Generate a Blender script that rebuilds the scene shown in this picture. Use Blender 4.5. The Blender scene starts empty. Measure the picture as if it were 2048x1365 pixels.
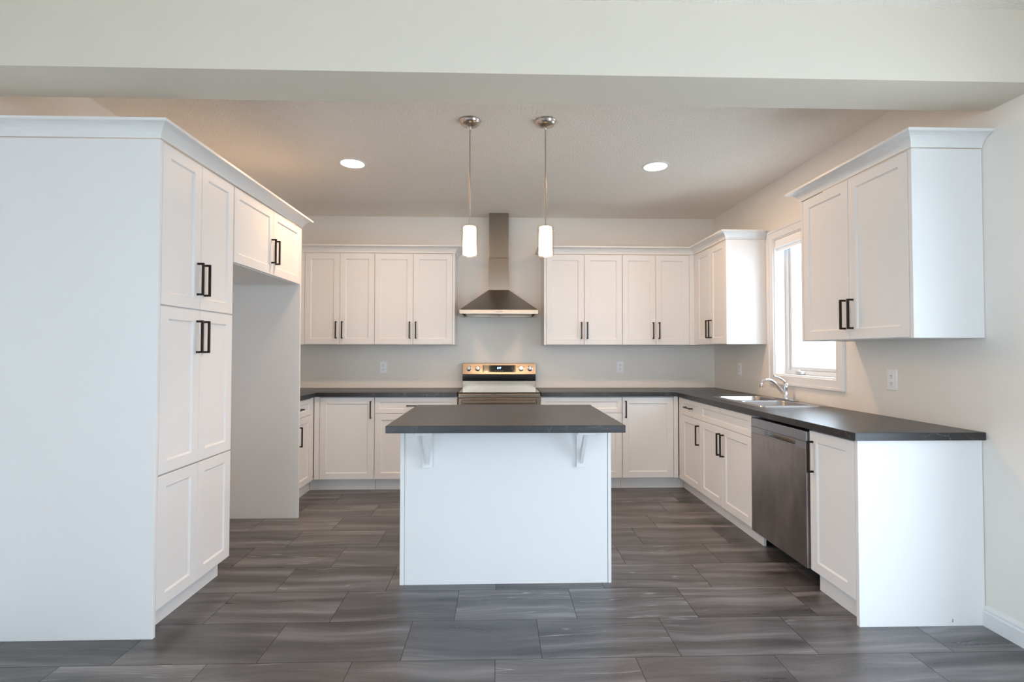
import bpy, bmesh, math, random
from mathutils import Matrix, Vector
PI = math.pi
random.seed(4)
S = bpy.context.scene
C = S.collection

# ------------------------------------------------------------------ camera
cam_d = bpy.data.cameras.new('camera')
cam_d.sensor_fit = 'HORIZONTAL'; cam_d.sensor_width = 36.0
cam_d.lens = 1000.64 / 2048 * 36.0
cam_d.clip_start = 0.05; cam_d.clip_end = 200
cam = bpy.data.objects.new('camera', cam_d); C.objects.link(cam)
YAW, PITCH, ROLL = 0.0280, 0.0214, 0.0012
cam.matrix_world = (Matrix.Translation((0, 0, 1.2932)) @ Matrix.Rotation(-YAW, 4, 'Z')
                    @ Matrix.Rotation(PI / 2 + PITCH, 4, 'X') @ Matrix.Rotation(ROLL, 4, 'Z'))
S.camera = cam

# ------------------------------------------------------------------ main dimensions (metres)
D = 5.289; XR = 2.311; XL = -2.305; H = 2.72; HN = 2.742
YR = -3.0                                  # wall behind the camera
BY0, BY1, BZ = 2.023, 2.272, 2.431         # dropped beam
CT, CTT = .914, .038                       # worktop height and thickness
UZ0, UZ1, CRZ = 1.361, 2.266, 2.336        # upper cabinets, crown top
WY0, WY1, WZ0, WZ1 = 3.342, 4.110, 1.103, 2.235   # kitchen window opening
PY0, PY1, PZ1 = .30, 1.76, 2.10           # patio door opening in the right wall
RW = [(-2.20, -.98, .12, 2.25), (.98, 2.20, .12, 2.25)]      # unseen windows behind the camera, added for daylight
LW = (-2.5, -.60, .12, 2.25)                # unseen window added in the left wall for more daylight

# ------------------------------------------------------------------ world, daylight, exposure
w = bpy.data.worlds.new('world'); S.world = w; w.use_nodes = True
bg = w.node_tree.nodes['Background']
bg.inputs['Color'].default_value = (.76, .875, 1.0, 1)
bg.inputs['Strength'].default_value = 3.8
S.view_settings.view_transform = 'Standard'; S.view_settings.look = 'None'
S.view_settings.exposure = 1.12; S.view_settings.gamma = 1
S.view_settings.use_curve_mapping = False
S.cycles.use_denoising = True
S.cycles.max_bounces = 12; S.cycles.diffuse_bounces = 8
S.cycles.sample_clamp_indirect = 6.0
WARM = (1.0, .60, .32)


def portal(loc, rot, sx, sy):
    l = bpy.data.lights.new('daylight', 'AREA'); l.shape = 'RECTANGLE'; l.size = sx; l.size_y = sy
    l.cycles.is_portal = True
    o = bpy.data.objects.new('daylight', l); C.objects.link(o); o.location = loc; o.rotation_euler = rot


portal((XR + .16, (WY0 + WY1) / 2, (WZ0 + WZ1) / 2), (0, PI / 2, 0), WZ1 - WZ0, WY1 - WY0)
portal((XR + .16, (PY0 + PY1) / 2, PZ1 / 2), (0, PI / 2, 0), PZ1, PY1 - PY0)
for a, b, c, d in RW:
    portal(((a + b) / 2, YR - .16, (c + d) / 2), (PI / 2, 0, 0), b - a, d - c)

portal((XL - .16, (LW[0] + LW[1]) / 2, (LW[2] + LW[3]) / 2), (0, -PI / 2, 0), LW[3] - LW[2], LW[1] - LW[0])


# ------------------------------------------------------------------ node helpers and materials
def newmat(name):
    m = bpy.data.materials.new(name); m.use_nodes = True
    nt = m.node_tree; return m, nt, nt.nodes['Principled BSDF']


class N:
    def __init__(s, nt): s.t = nt
    def n(s, typ, **kw):
        o = s.t.nodes.new(typ)
        for k, v in kw.items(): setattr(o, k, v)
        return o
    def put(s, v, sock):
        if hasattr(v, 'is_linked'): s.t.links.new(v, sock)
        else: sock.default_value = v
    def m(s, op, a, b=None, c=None, clamp=False):
        o = s.n('ShaderNodeMath', operation=op, use_clamp=clamp); s.put(a, o.inputs[0])
        if b is not None: s.put(b, o.inputs[1])
        if c is not None: s.put(c, o.inputs[2])
        return o.outputs[0]
    def xyz(s, x, y, z):
        o = s.n('ShaderNodeCombineXYZ')
        for i, v in enumerate((x, y, z)): s.put(v, o.inputs[i])
        return o.outputs[0]
    def noise(s, vec, scale, detail=4, rough=.5, dist=0.0):
        o = s.n('ShaderNodeTexNoise'); s.put(vec, o.inputs['Vector'])
        o.inputs['Scale'].default_value = scale; o.inputs['Detail'].default_value = detail
        o.inputs['Roughness'].default_value = rough; o.inputs['Distortion'].default_value = dist
        return o.outputs['Fac']
    def ramp(s, f, pts):
        o = s.n('ShaderNodeValToRGB'); s.put(f, o.inputs[0]); e = o.color_ramp.elements
        while len(e) < len(pts): e.new(.5)
        for i, (p, c) in enumerate(pts):
            e[i].position = p; e[i].color = (*c, 1) if len(c) == 3 else c
        return o.outputs[0]
    def mix(s, f, a, b):
        o = s.n('ShaderNodeMix', data_type='RGBA'); s.put(f, o.inputs[0]); s.put(a, o.inputs[6]); s.put(b, o.inputs[7])
        return o.outputs[2]
    def bump(s, h, strength, dist=.01):
        o = s.n('ShaderNodeBump'); o.inputs['Strength'].default_value = strength
        o.inputs['Distance'].default_value = dist; s.put(h, o.inputs['Height']); return o.outputs[0]


def plain(name, col, rough=.5, metal=0.0, spec=.5, bump=None, coat=0.0):
    m, nt, b = newmat(name)
    b.inputs['Base Color'].default_value = (*col, 1); b.inputs['Roughness'].default_value = rough
    b.inputs['Metallic'].default_value = metal; b.inputs['Specular IOR Level'].default_value = spec
    b.inputs['Coat Weight'].default_value = coat
    k = N(nt); tc = k.n('ShaderNodeTexCoord').outputs['Object']
    if bump:
        f = k.noise(tc, bump[0], 3, .6)
        nt.links.new(k.bump(f, bump[1], bump[2]), b.inputs['Normal'])
    else:                                   # faint unevenness of the finish
        f = k.noise(tc, 3.0, 3, .5)
        nt.links.new(k.m('MULTIPLY_ADD', f, .06, rough - .03, True), b.inputs['Roughness'])
    return m


def emitter(name, col, strength):
    m, nt, b = newmat(name)
    b.inputs['Base Color'].default_value = (.9, .88, .85, 1)
    b.inputs['Emission Color'].default_value = (*col, 1); b.inputs['Emission Strength'].default_value = strength
    return m


def clear_glass(name, tint=(1, 1, 1)):
    m, nt, b = newmat(name); nt.nodes.remove(b); k = N(nt)
    out = nt.nodes['Material Output']; mx = k.n('ShaderNodeMixShader')
    tr = k.n('ShaderNodeBsdfTransparent'); tr.inputs[0].default_value = (*tint, 1)
    gl = k.n('ShaderNodeBsdfGlossy'); gl.inputs['Roughness'].default_value = .02
    lw = k.n('ShaderNodeFresnel'); lw.inputs[0].default_value = 1.45
    ge = k.n('ShaderNodeNewGeometry')
    nt.links.new(k.m('MULTIPLY', lw.outputs[0], k.m('SUBTRACT', 1.0, ge.outputs['Backfacing'])), mx.inputs[0]); nt.links.new(tr.outputs[0], mx.inputs[1])
    nt.links.new(gl.outputs[0], mx.inputs[2]); nt.links.new(mx.outputs[0], out.inputs[0])
    return m


def steel(name, col, rough, aniso=.75, vertical=False, smudge=0.0):
    m, nt, b = newmat(name); k = N(nt); tc = k.n('ShaderNodeTexCoord').outputs['Object']
    mp = k.n('ShaderNodeMapping'); nt.links.new(tc, mp.inputs[0])
    mp.inputs['Scale'].default_value = (60, 60, 1.5) if vertical else (1.2, 1.2, 160)
    f = k.noise(mp.outputs[0], 3, 2, .5)
    base = k.mix(k.m('MULTIPLY', f, .25), (*col, 1), (*[c * .7 for c in col], 1))
    if smudge:
        mp2 = k.n('ShaderNodeMapping'); nt.links.new(tc, mp2.inputs[0]); mp2.inputs['Scale'].default_value = (5, 5, 1.6)
        g = k.noise(mp2.outputs[0], 2.2, 5, .6, .6)
        g = k.ramp(g, [(.42, (0, 0, 0)), (.72, (1, 1, 1))])
        base = k.mix(k.m('MULTIPLY', g, smudge), base, (*[c * 1.45 for c in col], 1))
        nt.links.new(k.m('MULTIPLY_ADD', g, .12, rough), b.inputs['Roughness'])
    else:
        b.inputs['Roughness'].default_value = rough
    nt.links.new(base, b.inputs['Base Color'])
    b.inputs['Metallic'].default_value = 1.0; b.inputs['Anisotropic'].default_value = aniso
    b.inputs['Anisotropic Rotation'].default_value = .25 if vertical else 0.0
    tg = k.n('ShaderNodeTangent', direction_type='RADIAL', axis='Z')
    nt.links.new(tg.outputs[0], b.inputs['Tangent'])
    return m


def laminate():
    m, nt, b = newmat('slate_laminate'); k = N(nt); tc = k.n('ShaderNodeTexCoord').outputs['Object']
    n1 = k.noise(tc, 4.0, 6, .65, .4); n2 = k.noise(tc, 70.0, 4, .7)
    base = k.ramp(k.m('ADD', k.m('MULTIPLY', n1, .65), k.m('MULTIPLY', n2, .35)),
                  [(.34, (.018, .018, .020)), (.52, (.029, .028, .030)), (.7, (.052, .050, .051))])
    wv = k.n('ShaderNodeVectorMath', operation='ADD'); nt.links.new(tc, wv.inputs[0])
    nn = k.n('ShaderNodeTexNoise'); nn.inputs['Scale'].default_value = 5; nn.inputs['Detail'].default_value = 4
    nt.links.new(tc, nn.inputs['Vector'])
    sc = k.n('ShaderNodeVectorMath', operation='SCALE'); sc.inputs['Scale'].default_value = .22
    nt.links.new(nn.outputs['Color'], sc.inputs[0]); nt.links.new(sc.outputs[0], wv.inputs[1])
    vo = k.n('ShaderNodeTexVoronoi', feature='DISTANCE_TO_EDGE'); vo.inputs['Scale'].default_value = 8.0
    nt.links.new(wv.outputs[0], vo.inputs['Vector'])
    vein = k.m('SUBTRACT', 1.0, k.m('DIVIDE', vo.outputs['Distance'], .016), None, True)
    msk = k.ramp(k.noise(tc, 3.2, 3, .5), [(.47, (0, 0, 0)), (.62, (1, 1, 1))])
    base = k.mix(k.m('MULTIPLY', k.m('MULTIPLY', vein, msk), .6), base, (.20, .20, .20, 1))
    nt.links.new(base, b.inputs['Base Color'])
    b.inputs['Roughness'].default_value = .36
    nt.links.new(k.m('MULTIPLY_ADD', n2, .12, .26), b.inputs['Roughness'])
    return m


def floor_tiles():
    """large dark stone-look tiles laid in rows, each row shifted by a third of a tile"""
    m, nt, b = newmat('stone_tile'); k = N(nt); tc = k.n('ShaderNodeTexCoord').outputs['Object']
    sp = k.n('ShaderNodeSeparateXYZ'); nt.links.new(tc, sp.inputs[0]); X, Y = sp.outputs[0], sp.outputs[1]
    TW, TH = .594, .3086
    r = k.m('DIVIDE', k.m('SUBTRACT', Y, 2.13 - TH), TH); ri = k.m('FLOOR', r); rf = k.m('SUBTRACT', r, ri)
    q = k.m('DIVIDE', k.m('SUBTRACT', k.m('ADD', X, .01), k.m('MULTIPLY', ri, TW / 3)), TW)
    qi = k.m('FLOOR', q); qf = k.m('SUBTRACT', q, qi)
    ex = k.m('MULTIPLY', k.m('MINIMUM', qf, k.m('SUBTRACT', 1.0, qf)), TW)
    ey = k.m('MULTIPLY', k.m('MINIMUM', rf, k.m('SUBTRACT', 1.0, rf)), TH)
    edge = k.m('MINIMUM', ex, ey); grout = k.m('LESS_THAN', edge, .0014)
    wn = k.n('ShaderNodeTexWhiteNoise', noise_dimensions='2D'); nt.links.new(k.xyz(qi, ri, 0.0), wn.inputs['Vector'])
    rnd = wn.outputs['Value']; r2 = k.m('FRACT', k.m('MULTIPLY', rnd, 17.3)); r3 = k.m('FRACT', k.m('MULTIPLY', rnd, 91.7))
    ox = k.m('MULTIPLY', rnd, 40.0); oy = k.m('MULTIPLY', r2, 30.0)
    # wavy sedimentary banding along the tile
    wob = k.noise(k.xyz(k.m('ADD', k.m('MULTIPLY', X, 1.3), ox), k.m('ADD', k.m('MULTIPLY', Y, 1.5), oy), 0.0), 1.0, 2, .5)
    yy = k.m('ADD', k.m('ADD', k.m('MULTIPLY', Y, 11.0), oy), k.m('MULTIPLY', wob, 1.9))
    band = k.noise(k.xyz(k.m('ADD', k.m('MULTIPLY', X, .7), ox), yy, r3), 1.0, 7, .60, .10)
    base = k.ramp(band, [(.36, (.040, .037, .038)), (.46, (.082, .076, .079)), (.53, (.118, .111, .116)), (.63, (.225, .215, .226))])
    cloud = k.noise(k.xyz(k.m('ADD', X, ox), k.m('ADD', k.m('MULTIPLY', Y, 1.6), oy), 3.3), 3.2, 4, .55)
    base = k.mix(k.m('MULTIPLY', k.ramp(cloud, [(.45, (0, 0, 0)), (.75, (1, 1, 1))]), .45), base, (.15, .142, .146, 1))
    fine = k.noise(tc, 160.0, 2, .7)
    base = k.mix(k.m('MULTIPLY', k.m('SUBTRACT', fine, .5, None, True), 1.5), base, (.22, .21, .21, 1))
    # thin pale veins, on some tiles only
    y2 = k.m('ADD', k.m('ADD', k.m('MULTIPLY', Y, 9.0), k.m('MULTIPLY', r3, 20.0)), k.m('MULTIPLY', wob, 1.1))
    v = k.noise(k.xyz(k.m('ADD', k.m('MULTIPLY', X, .5), oy), y2, rnd), 1.0, 3, .45)
    line = k.m('SUBTRACT', 1.0, k.m('DIVIDE', k.m('ABSOLUTE', k.m('SUBTRACT', v, .5)), .008), None, True)
    brk = k.ramp(k.noise(k.xyz(k.m('MULTIPLY', X, 5.0), k.m('MULTIPLY', Y, 22.0), ox), 1.0, 3, .6), [(.4, (0, 0, 0)), (.62, (1, 1, 1))])
    vm = k.m('MULTIPLY', k.m('MULTIPLY', line, brk), k.m('GREATER_THAN', r2, .35))
    base = k.mix(k.m('MULTIPLY', vm, .75), base, (.42, .41, .41, 1))
    tint = k.m('MULTIPLY_ADD', r3, .36, .80)
    hs = k.n('ShaderNodeHueSaturation'); nt.links.new(base, hs.inputs['Color']); nt.links.new(tint, hs.inputs['Value'])
    base = k.mix(grout, hs.outputs[0], (.022, .018, .016, 1))
    nt.links.new(base, b.inputs['Base Color'])
    b.inputs['Specular IOR Level'].default_value = .75
    rg = k.m('ADD', k.m('MULTIPLY_ADD', band, .10, .24), k.m('MULTIPLY', grout, .4)); nt.links.new(rg, b.inputs['Roughness'])
    hgt = k.m('ADD', k.m('MULTIPLY', k.m('MINIMUM', edge, .002), 500.0), k.m('MULTIPLY', k.noise(tc, 90.0, 3, .6), .25))
    nt.links.new(k.bump(hgt, .25, .0012), b.inputs['Normal'])
    return m


M_WHITE = plain('white_cabinet_lacquer', (.80, .80, .80), .46, spec=.20)
M_TRIM = plain('white_trim_paint', (.80, .80, .795), .40, spec=.35)
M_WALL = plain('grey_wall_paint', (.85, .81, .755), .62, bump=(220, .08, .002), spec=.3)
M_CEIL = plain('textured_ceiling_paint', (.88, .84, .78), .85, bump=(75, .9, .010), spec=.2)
M_BEAM = plain('beam_shaded_wall_paint', (.71, .655, .57), .62, bump=(220, .08, .002), spec=.3)  # wall paint toned down and warmed: the beam's light put into the colour
M_BLACK = plain('dark_bronze_metal', (.022, .016, .015), .38, 0.6)
M_TOP = laminate()
M_FLOOR = floor_tiles()
M_STEEL = steel('brushed_steel', (.37, .305, .24), .24, .65)
M_STEELV = steel('brushed_steel_upright', (.44, .375, .31), .28, .6)
M_HOODD = steel('hood_steel', (.40, .36, .31), .30, .7)
M_DW = steel('dishwasher_steel', (.38, .36, .36), .30, .5, True, .6)
M_DWS = steel('dishwasher_strip_steel', (.42, .43, .47), .34, .3)
M_CHROME = plain('chrome', (.80, .81, .84), .09, 1.0)
M_NICKEL = plain('brushed_nickel', (.52, .47, .42), .28, 1.0)
M_SINK = plain('sink_steel', (.42, .41, .41), .30, 1.0)
M_BGLASS = plain('black_glass', (.008, .008, .009), .06)
M_COOK = plain('cooktop_glass', (.03, .028, .026), .10, coat=1.0)
M_DARK = plain('black_plastic', (.012, .012, .012), .5)
M_PLATE = plain('white_plastic', (.93, .93, .93), .35)
M_VINYL = plain('white_vinyl', (.68, .68, .68), .4)
M_MARK = plain('pale_print', (.45, .45, .46), .5)
M_GLASS = clear_glass('window_glass', (.97, .99, 1.0))
M_SHADE = clear_glass('shade_glass', (1, .98, .95))
M_GLOW = emitter('lit_opal_glass', (1.0, .76, .52), 4.2)
M_LENS = emitter('lit_diffuser', (1.0, .80, .62), 14.0)
M_BLUE = emitter('blue_display_digits', (.12, .35, 1.0), 5.0)
M_BRICK = plain('pale_outside_brick', (.55, .52, .50), .9)
M_GROUND = plain('pale_outside_ground', (.85, .84, .81), .9)
M_SIDING = plain('grey_outside_siding', (.5, .52, .55), .8)
M_CHIP = plain('bare_fibreboard', (.42, .25, .16), .8)


# ------------------------------------------------------------------ mesh helpers
def link(name, bm, mat, parent=None, smooth=False, bevel=0.0, seg=2):
    me = bpy.data.meshes.new(name); bmesh.ops.recalc_face_normals(bm, faces=bm.faces[:]); bm.to_mesh(me); bm.free()
    if smooth:
        for p in me.polygons: p.use_smooth = True
    me.materials.append(mat)
    o = bpy.data.objects.new(name, me); C.objects.link(o)
    if parent is not None: o.parent = parent
    if bevel:
        md = o.modifiers.new('edge', 'BEVEL'); md.width = bevel; md.segments = seg; md.limit_method = 'ANGLE'; md.angle_limit = math.radians(35)
    return o


def bx(bm, a, b):
    x0, y0, z0 = a; x1, y1, z1 = b
    v = [bm.verts.new(p) for p in ((x0, y0, z0), (x1, y0, z0), (x1, y1, z0), (x0, y1, z0), (x0, y0, z1), (x1, y0, z1), (x1, y1, z1), (x0, y1, z1))]
    for f in ((0, 3, 2, 1), (4, 5, 6, 7), (0, 1, 5, 4), (1, 2, 6, 5), (2, 3, 7, 6), (3, 0, 4, 7)): bm.faces.new([v[i] for i in f])
    return bm


def box(name, a, b, mat, parent=None, bevel=0.0, seg=2):
    return link(name, bx(bmesh.new(), a, b), mat, parent, bevel=bevel, seg=seg)


def grid_prism(us, vs, w0, w1, hole, perm, bm=None):
    """slab over the cells of a grid, minus the cells hole(i, j) names; perm maps (u, v, w) to world axes"""
    bm = bm or bmesh.new(); cache = {}
    def P(i, j, k):
        q = (i, j, k)
        if q not in cache: cache[q] = bm.verts.new(perm(us[i], vs[j], (w0, w1)[k]))
        return cache[q]
    fill = lambda i, j: 0 <= i < len(us) - 1 and 0 <= j < len(vs) - 1 and not hole(i, j)
    for i in range(len(us) - 1):
        for j in range(len(vs) - 1):
            if not fill(i, j): continue
            bm.faces.new([P(i, j, 0), P(i + 1, j, 0), P(i + 1, j + 1, 0), P(i, j + 1, 0)])
            bm.faces.new([P(i, j, 1), P(i + 1, j, 1), P(i + 1, j + 1, 1), P(i, j + 1, 1)])
            for (di, dj, a, b) in ((-1, 0, (i, j), (i, j + 1)), (1, 0, (i + 1, j), (i + 1, j + 1)), (0, -1, (i, j), (i + 1, j)), (0, 1, (i, j + 1), (i + 1, j + 1))):
                if not fill(i + di, j + dj):
                    bm.faces.new([P(*a, 0), P(*b, 0), P(*b, 1), P(*a, 1)])
    bmesh.ops.recalc_face_normals(bm, faces=bm.faces[:])
    bmesh.ops.dissolve_limit(bm, angle_limit=.01, verts=bm.verts[:], edges=bm.edges[:])
    return bm


XYZ = lambda u, v, w_: (u, v, w_)
YZX = lambda u, v, w_: (w_, u, v)
XZY = lambda u, v, w_: (u, w_, v)


def lathe(name, prof, mat, parent=None, seg=32, loc=(0, 0, 0), axis='Z', closed=True):
    bm = bmesh.new(); rings = []
    for r, z in prof:
        rings.append([bm.verts.new((r * math.cos(2 * PI * i / seg), r * math.sin(2 * PI * i / seg), z)) for i in range(seg)] if r > 1e-6 else [bm.verts.new((0, 0, z))])
    for A, B in zip(rings, rings[1:]):
        for i in range(seg):
            j = (i + 1) % seg
            if len(A) == 1 and len(B) == 1: continue
            if len(A) == 1: bm.faces.new([A[0], B[i], B[j]])
            elif len(B) == 1: bm.faces.new([A[i], A[j], B[0]])
            else: bm.faces.new([A[i], A[j], B[j], B[i]])
    if axis == '-Y': bmesh.ops.rotate(bm, verts=bm.verts[:], matrix=Matrix.Rotation(PI / 2, 3, 'X'))
    if axis == '-X': bmesh.ops.rotate(bm, verts=bm.verts[:], matrix=Matrix.Rotation(-PI / 2, 3, 'Y'))
    bmesh.ops.translate(bm, verts=bm.verts[:], vec=loc)
    o = link(name, bm, mat, parent, smooth=True)
    md = o.modifiers.new('split', 'EDGE_SPLIT'); md.split_angle = math.radians(40)
    return o


def tube(name, pts, rad, mat, parent=None, seg=14):
    bm = bmesh.new(); P = [Vector(p) for p in pts]; rings = []
    rr = rad if isinstance(rad, (list, tuple)) else [rad] * len(P)
    up = Vector((0, 1, 0))
    for i, p in enumerate(P):
        t = (P[min(i + 1, len(P) - 1)] - P[max(i - 1, 0)]).normalized()
        if abs(t.dot(up)) > .95: up = Vector((1, 0, 0))
        a = t.cross(up).normalized(); b = t.cross(a).normalized()
        rings.append([bm.verts.new(p + rr[i] * (math.cos(2 * PI * k / seg) * a + math.sin(2 * PI * k / seg) * b)) for k in range(seg)])
    for A, B in zip(rings, rings[1:]):
        for k in range(seg): bm.faces.new([A[k], A[(k + 1) % seg], B[(k + 1) % seg], B[k]])
    bm.faces.new(rings[0]); bm.faces.new(rings[-1])
    return link(name, bm, mat, parent, smooth=True)


def smooth_path(pts, n=6):
    P = [Vector(p) for p in pts]; P = [2 * P[0] - P[1]] + P + [2 * P[-1] - P[-2]]; out = []
    for i in range(1, len(P) - 2):
        for k in range(n):
            t = k / n; a, b, c, d = P[i - 1:i + 3]
            out.append(.5 * ((2 * b) + (c - a) * t + (2 * a - 5 * b + 4 * c - d) * t * t + (3 * b - a - 3 * c + d) * t ** 3))
    out.append(P[-2]); return out


def sweep(name, path, prof, mat, parent=None, cap=True):
    """profile (outward, up) swept along a level polyline; outward is to the right of travel"""
    bm = bmesh.new(); P = [Vector((x, y)) for x, y in path]; rings = []
    nrm = [Vector(((b - a).y, -(b - a).x)).normalized() for a, b in zip(P, P[1:])]
    for i, p in enumerate(P):
        if i == 0: m_ = nrm[0]
        elif i == len(P) - 1: m_ = nrm[-1]
        else:
            m_ = (nrm[i - 1] + nrm[i]).normalized(); m_ = m_ / m_.dot(nrm[i])
        rings.append([bm.verts.new((p.x + m_.x * o_, p.y + m_.y * o_, z)) for o_, z in prof])
    n = len(prof)
    for A, B in zip(rings, rings[1:]):
        for k in range(n): bm.faces.new([A[k], A[(k + 1) % n], B[(k + 1) % n], B[k]])
    if cap: bm.faces.new(rings[0]); bm.faces.new(rings[-1])
    return link(name, bm, mat, parent)


def thing(name, label, cat, loc=(0, 0, 0), rot=0.0, group=None):
    o = bpy.data.objects.new(name, None); C.objects.link(o); o.empty_display_size = .1
    o.location = loc; o.rotation_euler = (0, 0, rot)
    return tag(o, label, cat, group)


def tag(o, label, cat, group=None):
    o['label'] = label; o['category'] = cat
    if group: o['group'] = group
    return o


def struct(o): o['kind'] = 'structure'; return o


def root_struct(name, loc=(0, 0, 0)):
    o = bpy.data.objects.new(name, None); C.objects.link(o); o.location = loc; return struct(o)


# ------------------------------------------------------------------ the setting
struct(box('floor', (XL - .15, YR - .15, -.12), (XR + .15, D + .15, 0), M_FLOOR))
struct(box('ceiling', (XL - .15, BY1 - .1, H), (XR + .15, D + .15, H + .1), M_CEIL))
struct(box('ceiling', (XL - .15, YR - .15, HN), (XR + .15, BY1 - .1, HN + .1), M_CEIL))
struct(box('wall_back', (XL - .15, D, 0), (XR + .15, D + .15, H), M_WALL))
struct(link('wall_left', grid_prism([YR, LW[0], LW[1], D], [0, LW[2], LW[3], HN], XL - .15, XL, lambda i, j: i == 1 and j == 1, YZX), M_WALL))
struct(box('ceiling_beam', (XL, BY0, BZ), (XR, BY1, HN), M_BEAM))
struct(link('wall_right', grid_prism([YR, PY0, PY1, WY0, WY1, D], [0, WZ0, PZ1, WZ1, HN], XR, XR + .15,
       lambda i, j: (i == 1 and j < 2) or (i == 3 and j in (1, 2)), YZX), M_WALL))
struct(link('wall_rear', grid_prism([XL - .15, RW[0][0], RW[0][1], RW[1][0], RW[1][1], XR + .15], [0, RW[0][2], RW[0][3], HN], YR - .15, YR,
       lambda i, j: i in (1, 3) and j == 1, XZY), M_WALL))
base_prof = [(0, 0), (.016, 0), (.016, .066), (.012, .074), (.012, .082), (.006, .095), (0, .097)]
struct(sweep('baseboard_right', [(XR, 2.33), (XR, PY1 + .075)], base_prof, M_TRIM))

# kitchen window: casing, jamb, fixed frame, sash, pane, crank
win = root_struct('window_1', (XR, (WY0 + WY1) / 2, WZ0))
def ring(name, y0, y1, z0, z1, t, x0, x1, mat, parent, off, bevel=.003):
    """rectangular frame of bar width t round the opening"""
    bm = grid_prism([y0, y0 + t, y1 - t, y1], [z0, z0 + t, z1 - t, z1], x0, x1, lambda i, j: i == 1 and j == 1, YZX)
    bmesh.ops.translate(bm, verts=bm.verts[:], vec=(-off[0], -off[1], -off[2]))
    return link(name, bm, mat, parent, bevel=bevel)
wo = win.location
c = .070
ring('casing', WY0 - c, WY1 + c, WZ0 - c, WZ1 + c, c, XR - .016, XR, M_TRIM, win, wo, .004)
ring('casing_band', WY0 - c - .006, WY1 + c + .006, WZ0 - c - .006, WZ1 + c + .006, .022, XR - .024, XR, M_TRIM, win, wo, .005)
ring('jamb', WY0, WY1, WZ0, WZ1, .010, XR - .004, XR + .15, M_TRIM, win, wo, 0)
ring('frame', WY0 + .01, WY1 - .01, WZ0 + .01, WZ1 - .01, .032, XR + .085, XR + .15, M_VINYL, win, wo, .004)
ring('sash', WY0 + .042, WY1 - .042, WZ0 + .042, WZ1 - .042, .030, XR + .100, XR + .140, M_VINYL, win, wo, .006)
box('pane', (.118, WY0 + .06 - wo[1], .06), (.124, WY1 - .06 - wo[1], WZ1 - WZ0 - .06), M_GLASS, win)
ck = box('crank', (.055, 3.84 - wo[1], .014), (.086, 3.93 - wo[1], .040), M_VINYL, win, .008, 3)
box('crank_lever', (.040, 3.85 - wo[1], .036), (.056, 3.96 - wo[1], .050), M_VINYL, ck, .005, 3)
# roller blind rolled up under the head of the window
rb = thing('roller_blind', 'white roller blind rolled up at the top of the window above the sink', 'window blind', (XR, (WY0 + WY1) / 2, WZ1))
bw = (WY1 - WY0) / 2 - .012
box('cassette', (-.002, -bw, -.078), (.060, bw, -.011), M_PLATE, rb, .006, 2)
box('bottom_rail', (.020, -bw + .01, -.104), (.040, bw - .01, -.080), M_PLATE, rb, .005, 2)

# patio door, shown in the glossy panels; unseen rear windows added to supply daylight
dr = root_struct('door_1', (XR, (PY0 + PY1) / 2, 0)); do = dr.location
bm = grid_prism([PY0 - .07, PY0, PY1, PY1 + .07], [0, PZ1, PZ1 + .07], XR - .016, XR, lambda i, j: i == 1 and j == 0, YZX)
bmesh.ops.translate(bm, verts=bm.verts[:], vec=(-do[0], -do[1], 0)); link('casing', bm, M_TRIM, dr, bevel=.004)
mid = (PY0 + PY1) / 2
for a, b, x in ((PY0, mid + .03, .06), (mid - .03, PY1, .10)):
    lf = ring('door_leaf', a, b, 0.0, PZ1, .06, XR + x, XR + x + .035, M_VINYL, dr, do, .004)
    box('pane', (x + .014, a + .05 - do[1], .05), (x + .020, b - .05 - do[1], PZ1 - .05), M_GLASS, lf)
for k, (a, b, z0, z1) in enumerate(RW):
    wr = root_struct('window_%d' % (k + 2), ((a + b) / 2, YR, z0)); o = wr.location
    def r2(name, u0, u1, v0, v1, t, w0, w1, mat, bevel=.004):
        q = grid_prism([u0, u0 + t, u1 - t, u1], [v0, v0 + t, v1 - t, v1], w0, w1, lambda i, j: i == 1 and j == 1, XZY)
        bmesh.ops.translate(q, verts=q.verts[:], vec=(-o[0], -o[1], -o[2])); return link(name, q, mat, wr, bevel=bevel)
    r2('casing', a - .07, b + .07, z0 - .07, z1 + .07, .07, YR, YR + .016, M_TRIM)
    r2('frame', a, b, z0, z1, .05, YR - .13, YR - .07, M_VINYL)
    box('pane', (a + .04 - o[0], -.103, .04), (b - .04 - o[0], -.097, z1 - z0 - .04), M_GLASS, wr)

wl = root_struct('window_4', (XL, (LW[0] + LW[1]) / 2, LW[2])); o = wl.location  # left window out of view, put in to bring more daylight
ring('casing', LW[0] - .07, LW[1] + .07, LW[2] - .07, LW[3] + .07, .07, XL, XL + .016, M_TRIM, wl, o, .004)
for a, b in ((LW[0], (LW[0] + LW[1]) / 2), ((LW[0] + LW[1]) / 2, LW[1])):
    ring('frame', a, b, LW[2], LW[3], .05, XL - .13, XL - .07, M_VINYL, wl, o, .004)
    box('pane', (-.103, a + .04 - o[1], .04), (-.097, b - .04 - o[1], LW[3] - LW[2] - .04), M_GLASS, wl)

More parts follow.
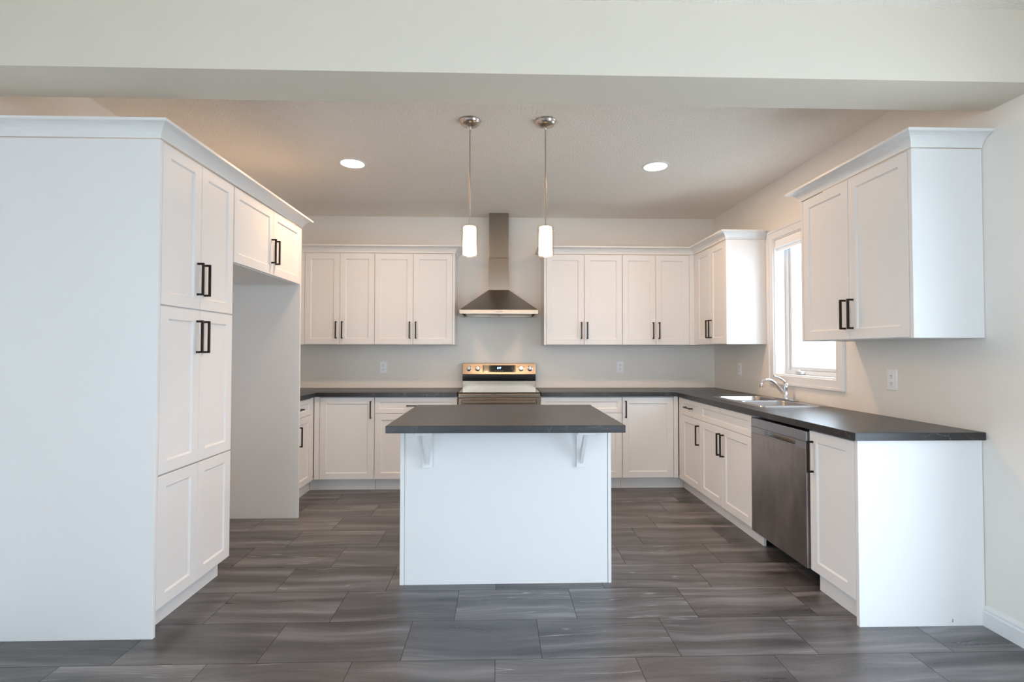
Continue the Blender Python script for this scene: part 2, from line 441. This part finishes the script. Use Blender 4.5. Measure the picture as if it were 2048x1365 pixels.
# outside, bleached by daylight
struct(box('outside_ground', (-22, -24, -.45), (26, 22, -.40), M_GROUND))
nb = thing('neighbouring_house', 'pale grey house seen bleached through the window over the sink', 'house', (11.5, 13.0, -.40))
box('house_wall', (0, -4.5, 0), (6, 4.5, 2.9), M_SIDING, nb)
bm = bmesh.new()
vs_ = [bm.verts.new(p) for p in ((-.4, -4.9, 2.9), (6.4, -4.9, 2.9), (6.4, 4.9, 2.9), (-.4, 4.9, 2.9), (3, -4.9, 4.6), (3, 4.9, 4.6))]
for f in ((0, 1, 4), (2, 3, 5), (0, 4, 5, 3), (1, 2, 5, 4), (0, 3, 2, 1)): bm.faces.new([vs_[i] for i in f])
link('house_roof', bm, M_BRICK, nb)
for yy in (-3.4, -1.2, 1.4, 3.2): box('house_window', (-.04, yy - .45, 1.0), (.02, yy + .45, 2.2), M_DARK, nb)
struct(box('outside_brick_return', (XR + .151, WY1 + .0, -.4), (XR + .24, WY1 + 1.1, 3.0), M_BRICK))


# ------------------------------------------------------------------ cabinetry
def bar_handle(parent, x, z, L, y, vertical=True, name='handle'):
    """square bar pull with two posts; y is the door face, it stands out towards -y"""
    s = .0052; pr = .034; bm = bmesh.new(); h = L / 2
    # one C shaped prism
    a, b = (-h, h)
    prof = [(a, 0), (a, -pr), (b, -pr), (b, 0), (b - 2 * s, 0), (b - 2 * s, -pr + 2 * s), (a + 2 * s, -pr + 2 * s), (a + 2 * s, 0)]
    rings = []
    for off in (-s, s):
        rings.append([bm.verts.new((x + off, y + q, z + p) if vertical else (x + p, y + q, z + off)) for p, q in prof])
    n = len(prof)
    for k in range(n): bm.faces.new([rings[0][k], rings[0][(k + 1) % n], rings[1][(k + 1) % n], rings[1][k]])
    for r in rings: 
        for f in ((0, 1, 6, 7), (1, 2, 5, 6), (2, 3, 4, 5)): bm.faces.new([r[i] for i in f])
    return link(name, bm, M_BLACK, parent, bevel=.0008, seg=1)


def shaker(name, x0, x1, z0, z1, parent, fw=.056, t=.019, mat=None):
    """framed front, its back at local y = 0 and its face at y = -t"""
    bm = bmesh.new()
    def R(i, y): return [bm.verts.new(p) for p in ((x0 + i, y, z0 + i), (x1 - i, y, z0 + i), (x1 - i, y, z1 - i), (x0 + i, y, z1 - i))]
    rs = [R(0, 0), R(0, -t + .0018), R(.0018, -t), R(fw, -t), R(fw + .008, -t + .0075)]
    bm.faces.new(rs[0]); bm.faces.new(rs[-1])
    for A, B in zip(rs, rs[1:]):
        for k in range(4): bm.faces.new([A[k], A[(k + 1) % 4], B[(k + 1) % 4], B[k]])
    return link(name, bm, mat or M_WHITE, parent)


G = .0016   # half of the gap between fronts
T = .019


def cabinet(name, label, cat, loc, rot, width, depth, z0, z1, fronts, group=None, toe=None, extra=(), hollow=False, x0=0.0):
    """front of the doors at local y = 0, cabinet runs back to y = depth, x to the right seen from the front.
    fronts: (kind, x0, x1, z0, z1, handle) with handle = None | ('v', x, z, L) | ('h', x, z, L)"""
    t = thing(name, label, cat, loc, rot, group)
    if hollow:
        box('carcass', (x0, T + .001, z0), (width, depth, .730), M_WHITE, t)
        box('rail', (x0, T + .001, .7305), (width, T + .022, z1), M_WHITE, t)
        for a in (x0, width - .018): box('gable', (a, T + .0225, .7305), (a + .018, depth, z1), M_WHITE, t)
    else:
        box('carcass', (x0, T + .001, z0), (width, depth, z1), M_WHITE, t)
    for kind, a, b, c_, d, h in fronts:
        f = shaker(kind, a + G, b - G, c_ + G, d - G, t, .056 if (d - c_) > .3 else .040)
        f.location.y = T
        if h:
            o = bar_handle(f, h[1], h[2], h[3], -T, h[0] == 'v')
    if toe: box('toe_kick', (toe[0], toe[2], 0), (toe[1], toe[2] + .016, z0), M_WHITE, t)
    for nm, a, b in extra: box(nm, a, b, M_WHITE, t, .001, 1)
    return t


HL = .168
# ---- tall pantry (left), doors face +x
PXF = -1.547
pz = .112
pf = []
for a, b, s in ((0.020, .326, 1), (.326, .641, -1)):
    hx = b - .030 if s > 0 else a + .030
    pf += [('door', a, b, 1.508, UZ1 - .002, ('v', hx, 1.665, HL)),
           ('door', a, b, .724, 1.504, ('v', hx, 1.368, HL)),
           ('door', a, b, pz, .720, None)]
cabinet('pantry_cabinet', 'tall white pantry cabinet with six framed doors at the left end of the kitchen', 'cabinet',
        (PXF, 2.316, 0), PI / 2, .645, PXF - XL - .003, pz, UZ1, pf, toe=(.019, .645, .068),
        extra=[('side_panel', (0, -.000, 0), (.018, PXF - XL - .003, UZ1))], x0=.0185)
# ---- cabinet over the fridge recess
cabinet('upper_cabinet', 'white two-door cabinet bridging the empty fridge recess beside the pantry', 'cabinet',
        (PXF, 2.316 + .646, 0), PI / 2, .986, PXF - XL - .003, 1.814, UZ1,
        [('door', .003, .516, 1.816, UZ1 - .002, ('v', .516 - .030, 1.978, HL)), ('door', .516, .985, 1.816, UZ1 - .002, ('v', .546, 1.978, HL))])
tag(box('end_panel', (XL + .003, 3.950, 0), (PXF, 3.969, UZ1), M_WHITE, None, .001, 1),
    'tall flat white panel closing the far side of the empty fridge recess', 'cabinet panel')

# ---- back wall uppers (doors face -y); front plane y = UF
UF = D - .335
ud = D - UF - .002
def up2(label, x0, xs, x1, extra=(), group='upper cabinets on the back wall'):
    z = UZ0 + .002; hz = 1.505
    return cabinet('upper_cabinet', label, 'cabinet', (x0, UF, 0), 0, x1 - x0, ud, UZ0, UZ1,
                   [('door', 0.0, xs - x0, z, UZ1 - .002, ('v', xs - x0 - .030, hz, HL)),
                    ('door', xs - x0, x1 - x0, z, UZ1 - .002, ('v', xs - x0 + .030, hz, HL))], group, extra=extra)
up2('white two-door upper cabinet in the left corner, nearest the fridge recess', -1.897, -1.557, -1.217,
    [('filler', (XL + .003 + 1.897, 0.003, UZ0), (-.002, ud, UZ1))])
up2('white two-door upper cabinet directly left of the range hood', -1.216, -.839, -.450,
    [('side_panel', (.767, 0, UZ0), (.788, ud, UZ1))])
up2('white two-door upper cabinet directly right of the range hood', .481, .858, 1.241,
    [('side_panel', (-.024, 0, UZ0), (-.001, ud, UZ1))])
up2('white two-door upper cabinet on the back wall, next to the right corner', 1.242, 1.577, 1.917,
    [('filler', (.676, .001, UZ0), (XR - .003 - 1.242, ud, UZ1))])
# ---- right wall uppers (doors face -x)
RXF = XR - .347
rd = XR - RXF - .002
z = UZ0 + .002
cabinet('upper_cabinet', 'white two-door upper cabinet between the right corner and the window', 'cabinet', (RXF, UF - .002, 0), -PI / 2,
        UF - .002 - 4.262, rd, UZ0, UZ1,
        [('door', .062, .377, z, UZ1 - .002, ('v', .347, 1.505, HL)), ('door', .377, .688, z, UZ1 - .002, ('v', .407, 1.505, HL))],
        extra=[('side_panel', (.6905, 0, UZ0), (.709, rd, UZ1)), ('filler', (0, .002, UZ0), (.060, .0185, UZ1))], x0=.003)
cabinet('upper_cabinet', 'large white two-door upper cabinet on the right wall, nearest the camera', 'cabinet', (RXF, 3.178, 0), -PI / 2,
        .849, rd, UZ0, UZ1,
        [('door', .022, .436, z, UZ1 - .002, ('v', .406, 1.505, HL)), ('door', .436, .847, z, UZ1 - .002, ('v', .466, 1.505, HL))],
        extra=[('side_panel', (.8495, 0, UZ0), (.870, rd, UZ1)), ('end_panel', (0, 0, UZ0), (.020, rd, UZ1))], x0=.0205)

# ---- crown mouldings
zb = UZ1 + .002
cp = [(.0, zb), (.006, zb), (.008, zb + .014), (.013, zb + .024), (.022, zb + .036), (.034, zb + .046), (.048, zb + .052), (.060, zb + .054), (.066, zb + .056), (.066, CRZ), (0, CRZ)]
def crown(label, path):
    return tag(sweep('crown_moulding', path, cp, M_TRIM), label, 'moulding', 'crown mouldings on the upper cabinets')
crown('long white crown moulding on the pantry and the fridge-recess cabinet', [(XL + .003, 2.316), (PXF, 2.316), (PXF, 3.969), (XL + .003, 3.969)])
crown('white crown moulding on the upper cabinets left of the range hood', [(XL + .07, UF), (-.428, UF), (-.428, D - .003)])
crown('white L-shaped crown moulding on the upper cabinets from hood to window', [(.457, D - .003), (.457, UF), (RXF, UF), (RXF, 4.245), (XR - .003, 4.245)])
crown('white crown moulding on the upper cabinet nearest the camera, right wall', [(XR - .003, 3.178), (RXF, 3.178), (RXF, 2.308), (XR - .003, 2.308)])

# ---- base cabinets along the back wall, door face y = BF
BF = D - .61; bd = .608; BZ0 = .112; BZ1 = CT - CTT - .001; TK = .070
DT = .868; DM = .718
GB = 'base cabinets along the back wall'
cabinet('base_cabinet', 'white base cabinet with one tall door in the left corner under the worktop', 'cabinet', (-1.643, BF, 0), 0, .499, bd, BZ0, BZ1,
        [('door', .0, .499, BZ0, DT, ('v', .499 - .030, .755, .16))], GB, toe=(-.108, .499, TK),
        extra=[('filler', (-.052, .002, BZ0), (-.002, .018, BZ1))])
cabinet('base_cabinet', 'white base cabinet with drawer over door directly left of the stove', 'cabinet', (-1.141, BF, 0), 0, .765, bd, BZ0, BZ1,
        [('drawer', .0, .765, DM, DT, ('h', .382, .792, .17)), ('door', 0, .765, BZ0, DM, None)], GB, toe=(0, .765, TK))
cabinet('base_cabinet', 'white base cabinet with drawer over door directly right of the stove', 'cabinet', (.398, BF, 0), 0, .768, bd, BZ0, BZ1,
        [('drawer', .0, .768, DM, DT, ('h', .384, .792, .17)), ('door', 0, .768, BZ0, DM, None)], GB, toe=(0, .768, TK))
cabinet('base_cabinet', 'white base cabinet with one tall door in the right corner under the worktop', 'cabinet', (1.168, BF, 0), 0, .486, bd, BZ0, BZ1,
        [('door', .0, .486, BZ0, DT, ('v', .030, .755, .16))], GB, toe=(0, .60, TK),
        extra=[('filler', (.488, .002, BZ0), (.530, .018, BZ1))])
# ---- left wall base cabinet, faces +x
LXF = XL + .608
cabinet('base_cabinet', 'white base cabinet with small drawer behind the fridge-recess panel', 'cabinet', (LXF, 3.972, 0), PI / 2, 4.615 - 3.972, .605, BZ0, BZ1,
        [('drawer', .003, .635, DM, DT, ('h', .32, .792, .17)), ('door', .003, .635, BZ0, DM, ('v', .36, .56, .17))], toe=(.0, .776, .055),
        extra=[('filler', (.637, .002, BZ0), (.704, .018, BZ1))])
# ---- right wall base cabinets, face -x (local x runs towards the camera)
RBX = XR - .61
RT = .072
GR = 'base cabinets under the window wall'
cabinet('base_cabinet', 'narrow white base cabinet with small drawer over door, beside the corner', 'cabinet', (RBX, 4.675, 0), -PI / 2, .500, .608, BZ0, BZ1,
        [('drawer', .075, .500, DM, DT, ('h', .265, .795, .15)), ('door', .075, .500, BZ0, DM, ('v', .470, .585, .17))], GR, toe=(-.085, .500, RT),
        extra=[('filler', (.002, .002, BZ0), (.073, .018, BZ1))], x0=.08)
cabinet('sink_cabinet', 'white two-door base cabinet with false drawer front under the sink', 'cabinet', (RBX, 4.173, 0), -PI / 2, .851, .608, BZ0, BZ1,
        [('false_front', 0, .851, DM, DT, None), ('door', 0, .405, BZ0, DM, ('v', .375, .585, .17)), ('door', .405, .851, BZ0, DM, ('v', .435, .585, .17))],
        GR, toe=(0, .862, RT), extra=(), hollow=True)
ec = cabinet('base_cabinet', 'white base cabinet with a single full-height door at the near end, beside the dishwasher', 'cabinet', (RBX, 2.700, 0), -PI / 2, .348, .608, BZ0, BZ1,
        [('door', .003, .346, BZ0, DT, ('v', .033, .728, .17))], GR, toe=(0, .348, RT - .02),
        extra=[('end_panel', (.3485, 0, 0), (.369, .607, BZ1))])
bm = bmesh.new()
pts = [(.443, 0, .018), (.450, 0, .018), (.449, 0, .024), (.452, 0, .031), (.445, 0, .033), (.446, 0, .026)]
vs_ = [[bm.verts.new((0 + .3695 + k * .0004, p[0], p[2])) for p in pts] for k in (0, 1)]
for r in vs_: bm.faces.new(r)
for k in range(6): bm.faces.new([vs_[0][k], vs_[0][(k + 1) % 6], vs_[1][(k + 1) % 6], vs_[1][k]])
ch = link('chipped_spot', bm, M_CHIP, ec); ch['label'] = 'small brown chip in the white panel'

# ---- worktops
o = link('worktop', grid_prism([XL + .002, XL + .635, -.376], [3.971, D - .635, D - .002], CT - CTT, CT, lambda i, j: i == 1 and j == 0, XYZ), M_TOP, bevel=.003)
tag(o, 'dark slate-look worktop left of the stove, turning the left corner', 'worktop')
SX0, SX1, SY0, SY1 = 1.800, 2.285, 3.390, 4.190
o = link('worktop', grid_prism([.402, XR - .635, SX0 + .015, SX1 - .015, XR - .002], [2.311, SY0 + .015, SY1 - .015, D - .635, D - .002], CT - CTT, CT,
         lambda i, j: (i == 0 and j < 3) or (i == 2 and j == 1), XYZ), M_TOP, bevel=.003)
tag(o, 'dark slate-look worktop right of the stove, running under the window to the near end', 'worktop')

# ---- island
isl = thing('kitchen_island', 'white panelled kitchen island standing alone in the middle of the floor', 'kitchen island', (.0475, 2.811, 0))
IW = .5895
box('back_panel', (-IW + .026, .004, 0), (IW - .020, .022, BZ1), M_WHITE, isl)
box('side_panel', (-IW, 0, 0), (-IW + .024, .72, BZ1), M_WHITE, isl, .0015)
box('side_panel', (IW - .018, 0, 0), (IW, .72, BZ1), M_WHITE, isl, .0015)
box('carcass', (-IW + .026, .024, .10), (IW - .020, .70, BZ1), M_WHITE, isl)
for a, b in ((-IW + .03, -.29), (-.287, 0), (.003, .287), (.29, IW - .024)):
    f = shaker('door', -b, -a, BZ0, DT, isl); f.rotation_euler = (0, 0, PI); f.location.y = .701
for cx in (-.437, .420):
    bm = bmesh.new()
    q = box('corbel', (cx - .028, -.016, .647), (cx + .028, .0035, BZ1), M_TRIM, isl, .002)
    box('corbel_arm', (cx - .045, -.175, BZ1 - .022), (cx + .045, -.0005, BZ1 - .0005), M_TRIM, q, .002)
    bm = bmesh.new()
    prof = [(-.0165, .668), (-.165, BZ1 - .023), (-.125, BZ1 - .023), (-.0165, .735)]
    rr = [[bm.verts.new((cx + s * .0095, y_, z_)) for y_, z_ in prof] for s in (-1, 1)]
    for k in range(4): bm.faces.new([rr[0][k], rr[0][(k + 1) % 4], rr[1][(k + 1) % 4], rr[1][k]])
    bm.faces.new(rr[0]); bm.faces.new(rr[1])
    link('corbel_brace', bm, M_TRIM, q, bevel=.0015)
tag(box('island_worktop', (-.5725, 2.572, CT - CTT), (.660, 3.590, CT), M_TOP, None, .0035, 3),
    'dark slate-look worktop overhanging the front of the white island', 'worktop')

# ------------------------------------------------------------------ stove
st = thing('stove', 'stainless steel electric stove with knobs and a lit clock on its back panel', 'stove', (.013, 4.63, 0))
sw = .3785; sd = D - 4.63 - .012
box('body', (-sw + .002, .03, .09), (sw - .002, sd, .905), M_STEEL, st)
for sx in (-1, 1):
    for yy in (.1, .56): lathe('foot', [(0, 0), (.02, 0), (.02, .09), (0, .09)], M_DARK, st, 14, (sx * .32, yy, 0))
box('cooktop', (-sw, 0.0, .9055), (sw, sd - .085, .917), M_COOK, st, .002)
box('front_trim', (-sw, -.004, .866), (sw, .0295, .905), M_STEEL, st, .004)
dq = link('oven_door', grid_prism([-sw + .002, -.345, .345, sw - .002], [.25, .795, .850, .862], -.006, .029, lambda i, j: i == 1 and j == 1, XZY), M_STEEL, st, bevel=.003)
box('recess_plate', (-.345, .008, .795), (.345, .012, .850), M_STEEL, dq)
hb = box('handle', (-.335, -.030, .815), (.335, -.012, .838), M_STEEL, dq, .006, 3)
for sx in (-1, 1): box('handle_post', (sx * .325 - .01, -.0125, .817), (sx * .325 + .01, .0085, .836), M_STEEL, dq, .002)
box('oven_window', (-.27, -.009, .36), (.27, -.0065, .68), M_BGLASS, dq)
box('storage_drawer', (-sw + .002, -.006, .10), (sw - .002, .029, .245), M_STEEL, st, .003)
# back panel: lower steel riser, black vent strip, control face leaning slightly back
by = sd - .085
bg_ = box('back_panel', (-sw + .0, by + .0, .9055), (sw - .0, sd, .990), M_STEEL, st, .002)
box('vent_strip', (-sw - .0, by - .004, .9905), (sw + .0, sd, 1.058), M_BGLASS, st, .003)
bm = bmesh.new()
prof = [(by - .012, 1.0585), (by + .012, 1.172), (sd, 1.172), (sd, 1.0585)]
rr = [[bm.verts.new((s * sw, y_, z_)) for y_, z_ in prof] for s in (-1, 1)]
for k in range(4): bm.faces.new([rr[0][k], rr[0][(k + 1) % 4], rr[1][(k + 1) % 4], rr[1][k]])
bm.faces.new(rr[0]); bm.faces.new(rr[1])
cpn = link('control_panel', bm, M_STEEL, st, bevel=.003)
sl = math.atan2(.024, .1135)
def on_panel(o_, x, zz, out=0.0):
    o_.location = (x, by - .012 + (zz - 1.0585) * .024 / .1135 - out, zz); o_.rotation_euler = (-sl, 0, 0); return o_
dp = on_panel(box('display', (-.172, -.0015, -.036), (.172, .002, .036), M_BGLASS, cpn, .001, 1), 0, 1.1165)
seg7 = {'a': (0, .010, 'h'), 'b': (.0045, .005, 'v'), 'c': (.0045, -.005, 'v'), 'd': (0, -.010, 'h'), 'e': (-.0045, -.005, 'v'), 'f': (-.0045, .005, 'v'), 'g': (0, 0, 'h')}
def digit(cx, cz, on):
    bm = bmesh.new()
    for s_ in on:
        dx, dz, o_ = seg7[s_]; a, b = ((.0035, .0012) if o_ == 'h' else (.0012, .0042))
        bx(bm, (cx + dx - a, -.0024, cz + dz - b), (cx + dx + a, -.0016, cz + dz + b))
    return link('clock_digit', bm, M_BLUE, dp)
digit(-.0135, .008, 'acdefg'); digit(.000, .008, 'bcfg'); digit(.0135, .008, 'abefg')
for x in (-.135, -.115, .135): 
    for zz in (.012, .0): box('touch_mark', (x - .004, -.0022, zz - .001), (x + .004, -.0016, zz + .001), M_MARK, dp)
for x in (-.036, -.012, .012, .036): box('touch_mark', (x - .005, -.0022, -.024), (x + .005, -.0016, -.021), M_MARK, dp)
for x in (-.311, -.220, .227, .318):
    kb = lathe('knob', [(0, .038), (.018, .038), (.0215, .034), (.0235, .010), (.028, .008), (.028, 0), (0, 0)], M_CHROME, st, 28, (0, 0, 0), '-Y')
    on_panel(kb, x, 1.1165)
    box('knob_grip', (-.0035, -.046, -.019), (.0035, -.0375, .019), M_CHROME, kb, .0015)
for x in (-.255, -.185, .192, .262): on_panel(box('knob_mark', (-.003, -.001, -.003), (.003, .001, .003), M_DARK, cpn), x, 1.134)

# ------------------------------------------------------------------ range hood
hd = thing('range_hood', 'stainless steel chimney range hood above the stove', 'range hood', (.0075, D - .003, 1.656))
hw = .3775; hy = -(D - .003 - 4.79); cyf = -.172
def frustum(name, b0, b1, z0, z1, mat, parent, bevel=0.0):
    bm = bmesh.new()
    A = [bm.verts.new((x, y, z0)) for x, y in ((b0[0], b0[1]), (b0[2], b0[1]), (b0[2], b0[3]), (b0[0], b0[3]))]
    B = [bm.verts.new((x, y, z1)) for x, y in ((b1[0], b1[1]), (b1[2], b1[1]), (b1[2], b1[3]), (b1[0], b1[3]))]
    bm.faces.new(A); bm.faces.new(B)
    for k in range(4): bm.faces.new([A[k], A[(k + 1) % 4], B[(k + 1) % 4], B[k]])
    return link(name, bm, mat, parent, bevel=bevel)
rim = link('rim', grid_prism([-hw, -hw + .022, hw - .022, hw], [hy, hy + .022, -.022, 0], 0.0, .040, lambda i, j: i == 1 and j == 1, XYZ), M_STEELV, hd, bevel=.0015)
frustum('canopy', (-hw, hy, hw, 0), (-.104, cyf - .004, .104, 0), .0405, .268, M_HOODD, hd)
box('chimney', (-.103, cyf, .2685), (.103, 0, .600), M_STEELV, hd, .002)
box('chimney_extension', (-.1015, cyf + .002, .6005), (.1015, 0, H - 1.656 - .001), M_HOODD, hd, .002)
for x in (-.17, .17): 
    fl = box('grease_filter', (x - .165, hy + .03, .012), (x + .165, -.03, .022), M_STEEL, hd)
    box('filter_latch', (x - .03, hy + .06, .006), (x + .03, hy + .075, .0115), M_CHROME, fl, .002)
for x in (-.29, .29): lathe('hood_lamp', [(0, .002), (.028, .002), (.03, .0115), (0, .0115)], M_CHROME, hd, 20, (x, hy + .06, 0))
for k in range(4): lathe('button', [(0, .0045), (.0045, .0045), (.0055, 0), (0, 0)], M_CHROME, hd, 14, (-.026 + k * .0185, hy + .0, .020), '-Y')

# ------------------------------------------------------------------ dishwasher
dw = thing('dishwasher', 'stainless steel dishwasher under the worktop between two white base cabinets', 'dishwasher', (RBX - .012, 3.309, 0), -PI / 2)
W_ = .606
box('tub', (.004, .06, .112), (W_ - .004, .60, .860), M_DARK, dw)
box('kick_plate', (.004, .17, .002), (W_ - .004, .19, .111), M_DARK, dw)
box('door_panel', (.004, 0, .112), (W_ - .004, .058, .760), M_DW, dw, .003)
box('control_strip', (.004, 0, .800), (W_ - .004, .058, .858), M_DWS, dw, .003)
hp = link('handle_band', grid_prism([.004, .178, .498, W_ - .004], [.7605, .7675, .7955, .7995], .001, .058, lambda i, j: i == 1 and j == 1, XZY), M_DWS, dw)
box('pocket_handle', (.178, .034, .7675), (.498, .044, .7955), M_STEEL, hp)

# ------------------------------------------------------------------ sink and tap
sk = thing('sink', 'stainless steel double-bowl sink set into the worktop under the window', 'sink', ((SX0 + SX1) / 2, (SY0 + SY1) / 2, CT))
def rrect(x0, x1, y0, y1, r, n=6):
    out = []
    for cx, cy, a0 in ((x1 - r, y1 - r, 0), (x0 + r, y1 - r, 90), (x0 + r, y0 + r, 180), (x1 - r, y0 + r, 270)):
        for i in range(n + 1):
            a = math.radians(a0 + 90 * i / n); out.append((cx + r * math.cos(a), cy + r * math.sin(a)))
    return out
hx, hy_ = (SX1 - SX0) / 2, (SY1 - SY0) / 2
bowls = [(-hx + .030, hx - .105, .018, hy_ - .040), (-hx + .030, hx - .105, -hy_ + .040, -.018)]
bm = bmesh.new()
def loop(pts, zz): return [bm.verts.new((x, y, zz)) for x, y in pts]
def close(L): return [bm.edges.new((L[i], L[(i + 1) % len(L)])) for i in range(len(L))]
def bridge(A, B):
    for i in range(len(A)): bm.faces.new([A[i], A[(i + 1) % len(A)], B[(i + 1) % len(B)], B[i]])
Lo = loop(rrect(-hx, hx, -hy_, hy_, .035), .0005); Lt = loop(rrect(-hx + .006, hx - .006, -hy_ + .006, hy_ - .006, .030), .0065)
bridge(Lo, Lt); edges = [bm.edges.get((Lt[i], Lt[(i + 1) % len(Lt)])) for i in range(len(Lt))]
for a, b, c_, d in bowls:
    A = loop(rrect(a, b, c_, d, .055), .0065)
    edges += close(A)
bmesh.ops.triangle_fill(bm, use_beauty=True, edges=edges)
link('rim', bm, M_SINK, sk)
for a, b, c_, d in bowls:
    bm = bmesh.new()
    Ls = [loop(rrect(a, b, c_, d, .055), .0065), loop(rrect(a + .003, b - .003, c_ + .003, d - .003, .052), .003),
          loop(rrect(a + .008, b - .008, c_ + .008, d - .008, .050), -.14), loop(rrect(a + .03, b - .03, c_ + .03, d - .03, .045), -.17)]
    for A, B in zip(Ls, Ls[1:]): bridge(A, B)
    bm.faces.new(Ls[-1])
    bo = link('bowl', bm, M_SINK, sk, smooth=True)
    lathe('drain', [(0, .003), (.025, .002), (.04, .004), (.042, 0), (0, 0)], M_CHROME, bo, 24, ((a + b) / 2, (c_ + d) / 2, -.1695))
fc = thing('faucet', 'chrome single-lever faucet standing on the back of the double sink', 'faucet', (SX1 - .040, 3.842, CT + .0065))
box('base_plate', (-.028, -.125, 0), (.028, .125, .010), M_CHROME, fc, .005, 3)
lathe('body', [(0, .0105), (.026, .0105), (.025, .02), (.020, .035), (.0185, .075), (.0205, .085), (.0235, .096), (.0235, .112), (.019, .124), (.010, .131), (0, .132)], M_CHROME, fc, 28)
tube('spout', smooth_path([(-.004, 0, .030), (-.045, 0, .078), (-.085, 0, .126), (-.125, 0, .153), (-.165, 0, .155), (-.190, 0, .138), (-.197, 0, .118)]),
     [.0125] * 12 + [.0115] * 25, M_CHROME, fc)
lathe('aerator', [(0, 0), (.0125, 0), (.0135, .004), (.0135, .018), (.012, .022), (0, .022)], M_NICKEL, fc, 20, (-.197, 0, .100))
tube('lever', smooth_path([(-.002, 0, .124), (-.022, 0, .150), (-.058, 0, .172), (-.098, 0, .186)]), [.010] * 6 + [.0075] * 7 + [.0065] * 6, M_CHROME, fc)


# ------------------------------------------------------------------ sockets
def outlet(label, loc, rot):
    t = thing('wall_outlet', label, 'electrical outlet', loc, rot, 'white electrical outlets over the worktops')
    box('cover_plate', (-.037, -.006, -.060), (.037, -.001, .060), M_PLATE, t, .003, 2)
    for zz in (-.021, .021):
        s_ = box('socket', (-.0165, -.0085, zz - .0145), (.0165, -.0058, zz + .0145), M_PLATE, t, .003, 2)
        for xx in (-.006, .006): box('slot', (xx - .0012, -.0089, zz - .001), (xx + .0012, -.0084, zz + .008), M_DARK, s_)
        box('slot', (-.002, -.0089, zz - .010), (.002, -.0084, zz - .006), M_DARK, s_)
    return t
outlet('white outlet on the back wall left of the stove', (-1.200, D, 1.126), 0)
outlet('white outlet on the back wall right of the stove', (1.297, D, 1.130), 0)
outlet('white outlet on the right wall in the far corner, left of the window', (XR, 4.722, 1.130), -PI / 2)
outlet('white outlet on the right wall under the cabinet nearest the camera', (XR, 2.872, 1.130), -PI / 2)


# ------------------------------------------------------------------ lamps
def pendant(label, x, y, a0):
    t = thing('pendant_lamp', label, 'pendant lamp', (x, y, H), 0, 'pendant lamps over the island')
    lathe('ceiling_cap', [(0, -.001), (.066, -.001), (.067, -.006), (.063, -.009), (.061, -.016), (.058, -.020), (.052, -.028), (.030, -.034), (.012, -.038), (.010, -.050), (.006, -.056), (0, -.056)], M_NICKEL, t, 40)
    lathe('rod', [(0, -.05), (.0042, -.05), (.0042, -.655), (0, -.655)], M_NICKEL, t, 12)
    zt, zb_ = -.652, -.832
    bm_ = lathe('glass_shade', [(.0515, zt), (.0515, zb_ - .004), (.0495, zb_ - .004), (.0495, zt), (.0515, zt)], M_SHADE, t, 40)
    inner = lathe('opal_shade', [(.010, zt - .008), (.036, zt - .008), (.0385, zt - .014), (.0425, zb_ + .003), (.0405, zb_ + .003), (.0365, zt - .016), (.010, zt - .012)], M_GLOW, t, 40)
    hb_ = lathe('lamp_holder', [(0, zt + .004), (.012, zt + .004), (.012, zt - .030), (0, zt - .030)], M_NICKEL, t, 20)
    for k in range(3):
        a = a0 + k * 2 * PI / 3; d = Vector((math.cos(a), math.sin(a), 0))
        tube('fixing_pin', [tuple(d * .037 + Vector((0, 0, zt - .026))), tuple(d * .058 + Vector((0, 0, zt - .026)))], .0032, M_NICKEL, t, 10)
    l = bpy.data.lights.new('pendant_bulb', 'POINT'); l.energy = 6.4; l.color = WARM; l.shadow_soft_size = .02
    lo = bpy.data.objects.new('bulb_light', l); C.objects.link(lo); lo.parent = t; lo.location = (0, 0, zb_ + .02)
    return t
pendant('brushed nickel pendant with glass cylinder shade, left one over the island', -.175, 3.063, 2.9)
pendant('brushed nickel pendant with glass cylinder shade, right one over the island', .291, 3.056, .25)


def downlight(label, x, y):
    t = thing('recessed_light', label, 'ceiling light', (x, y, H), 0, 'recessed ceiling lights')
    lathe('trim_ring', [(.084, -.0005), (.104, -.0005), (.103, -.005), (.096, -.008), (.086, -.006), (.084, -.0005)], M_TRIM, t, 48)
    lathe('diffuser', [(0, -.0045), (.080, -.0045), (.084, -.002), (0, -.0015)], M_LENS, t, 48)
    l = bpy.data.lights.new('downlight_lamp', 'AREA'); l.shape = 'DISK'; l.size = .16; l.energy = 6.2; l.color = WARM
    lo = bpy.data.objects.new('lamp_light', l); C.objects.link(lo); lo.parent = t; lo.location = (0, 0, -.010)
    return t
downlight('round recessed light in the ceiling, left of the pendants', -1.104, 3.792)
downlight('round recessed light in the ceiling, right of the pendants', 1.207, 3.781)
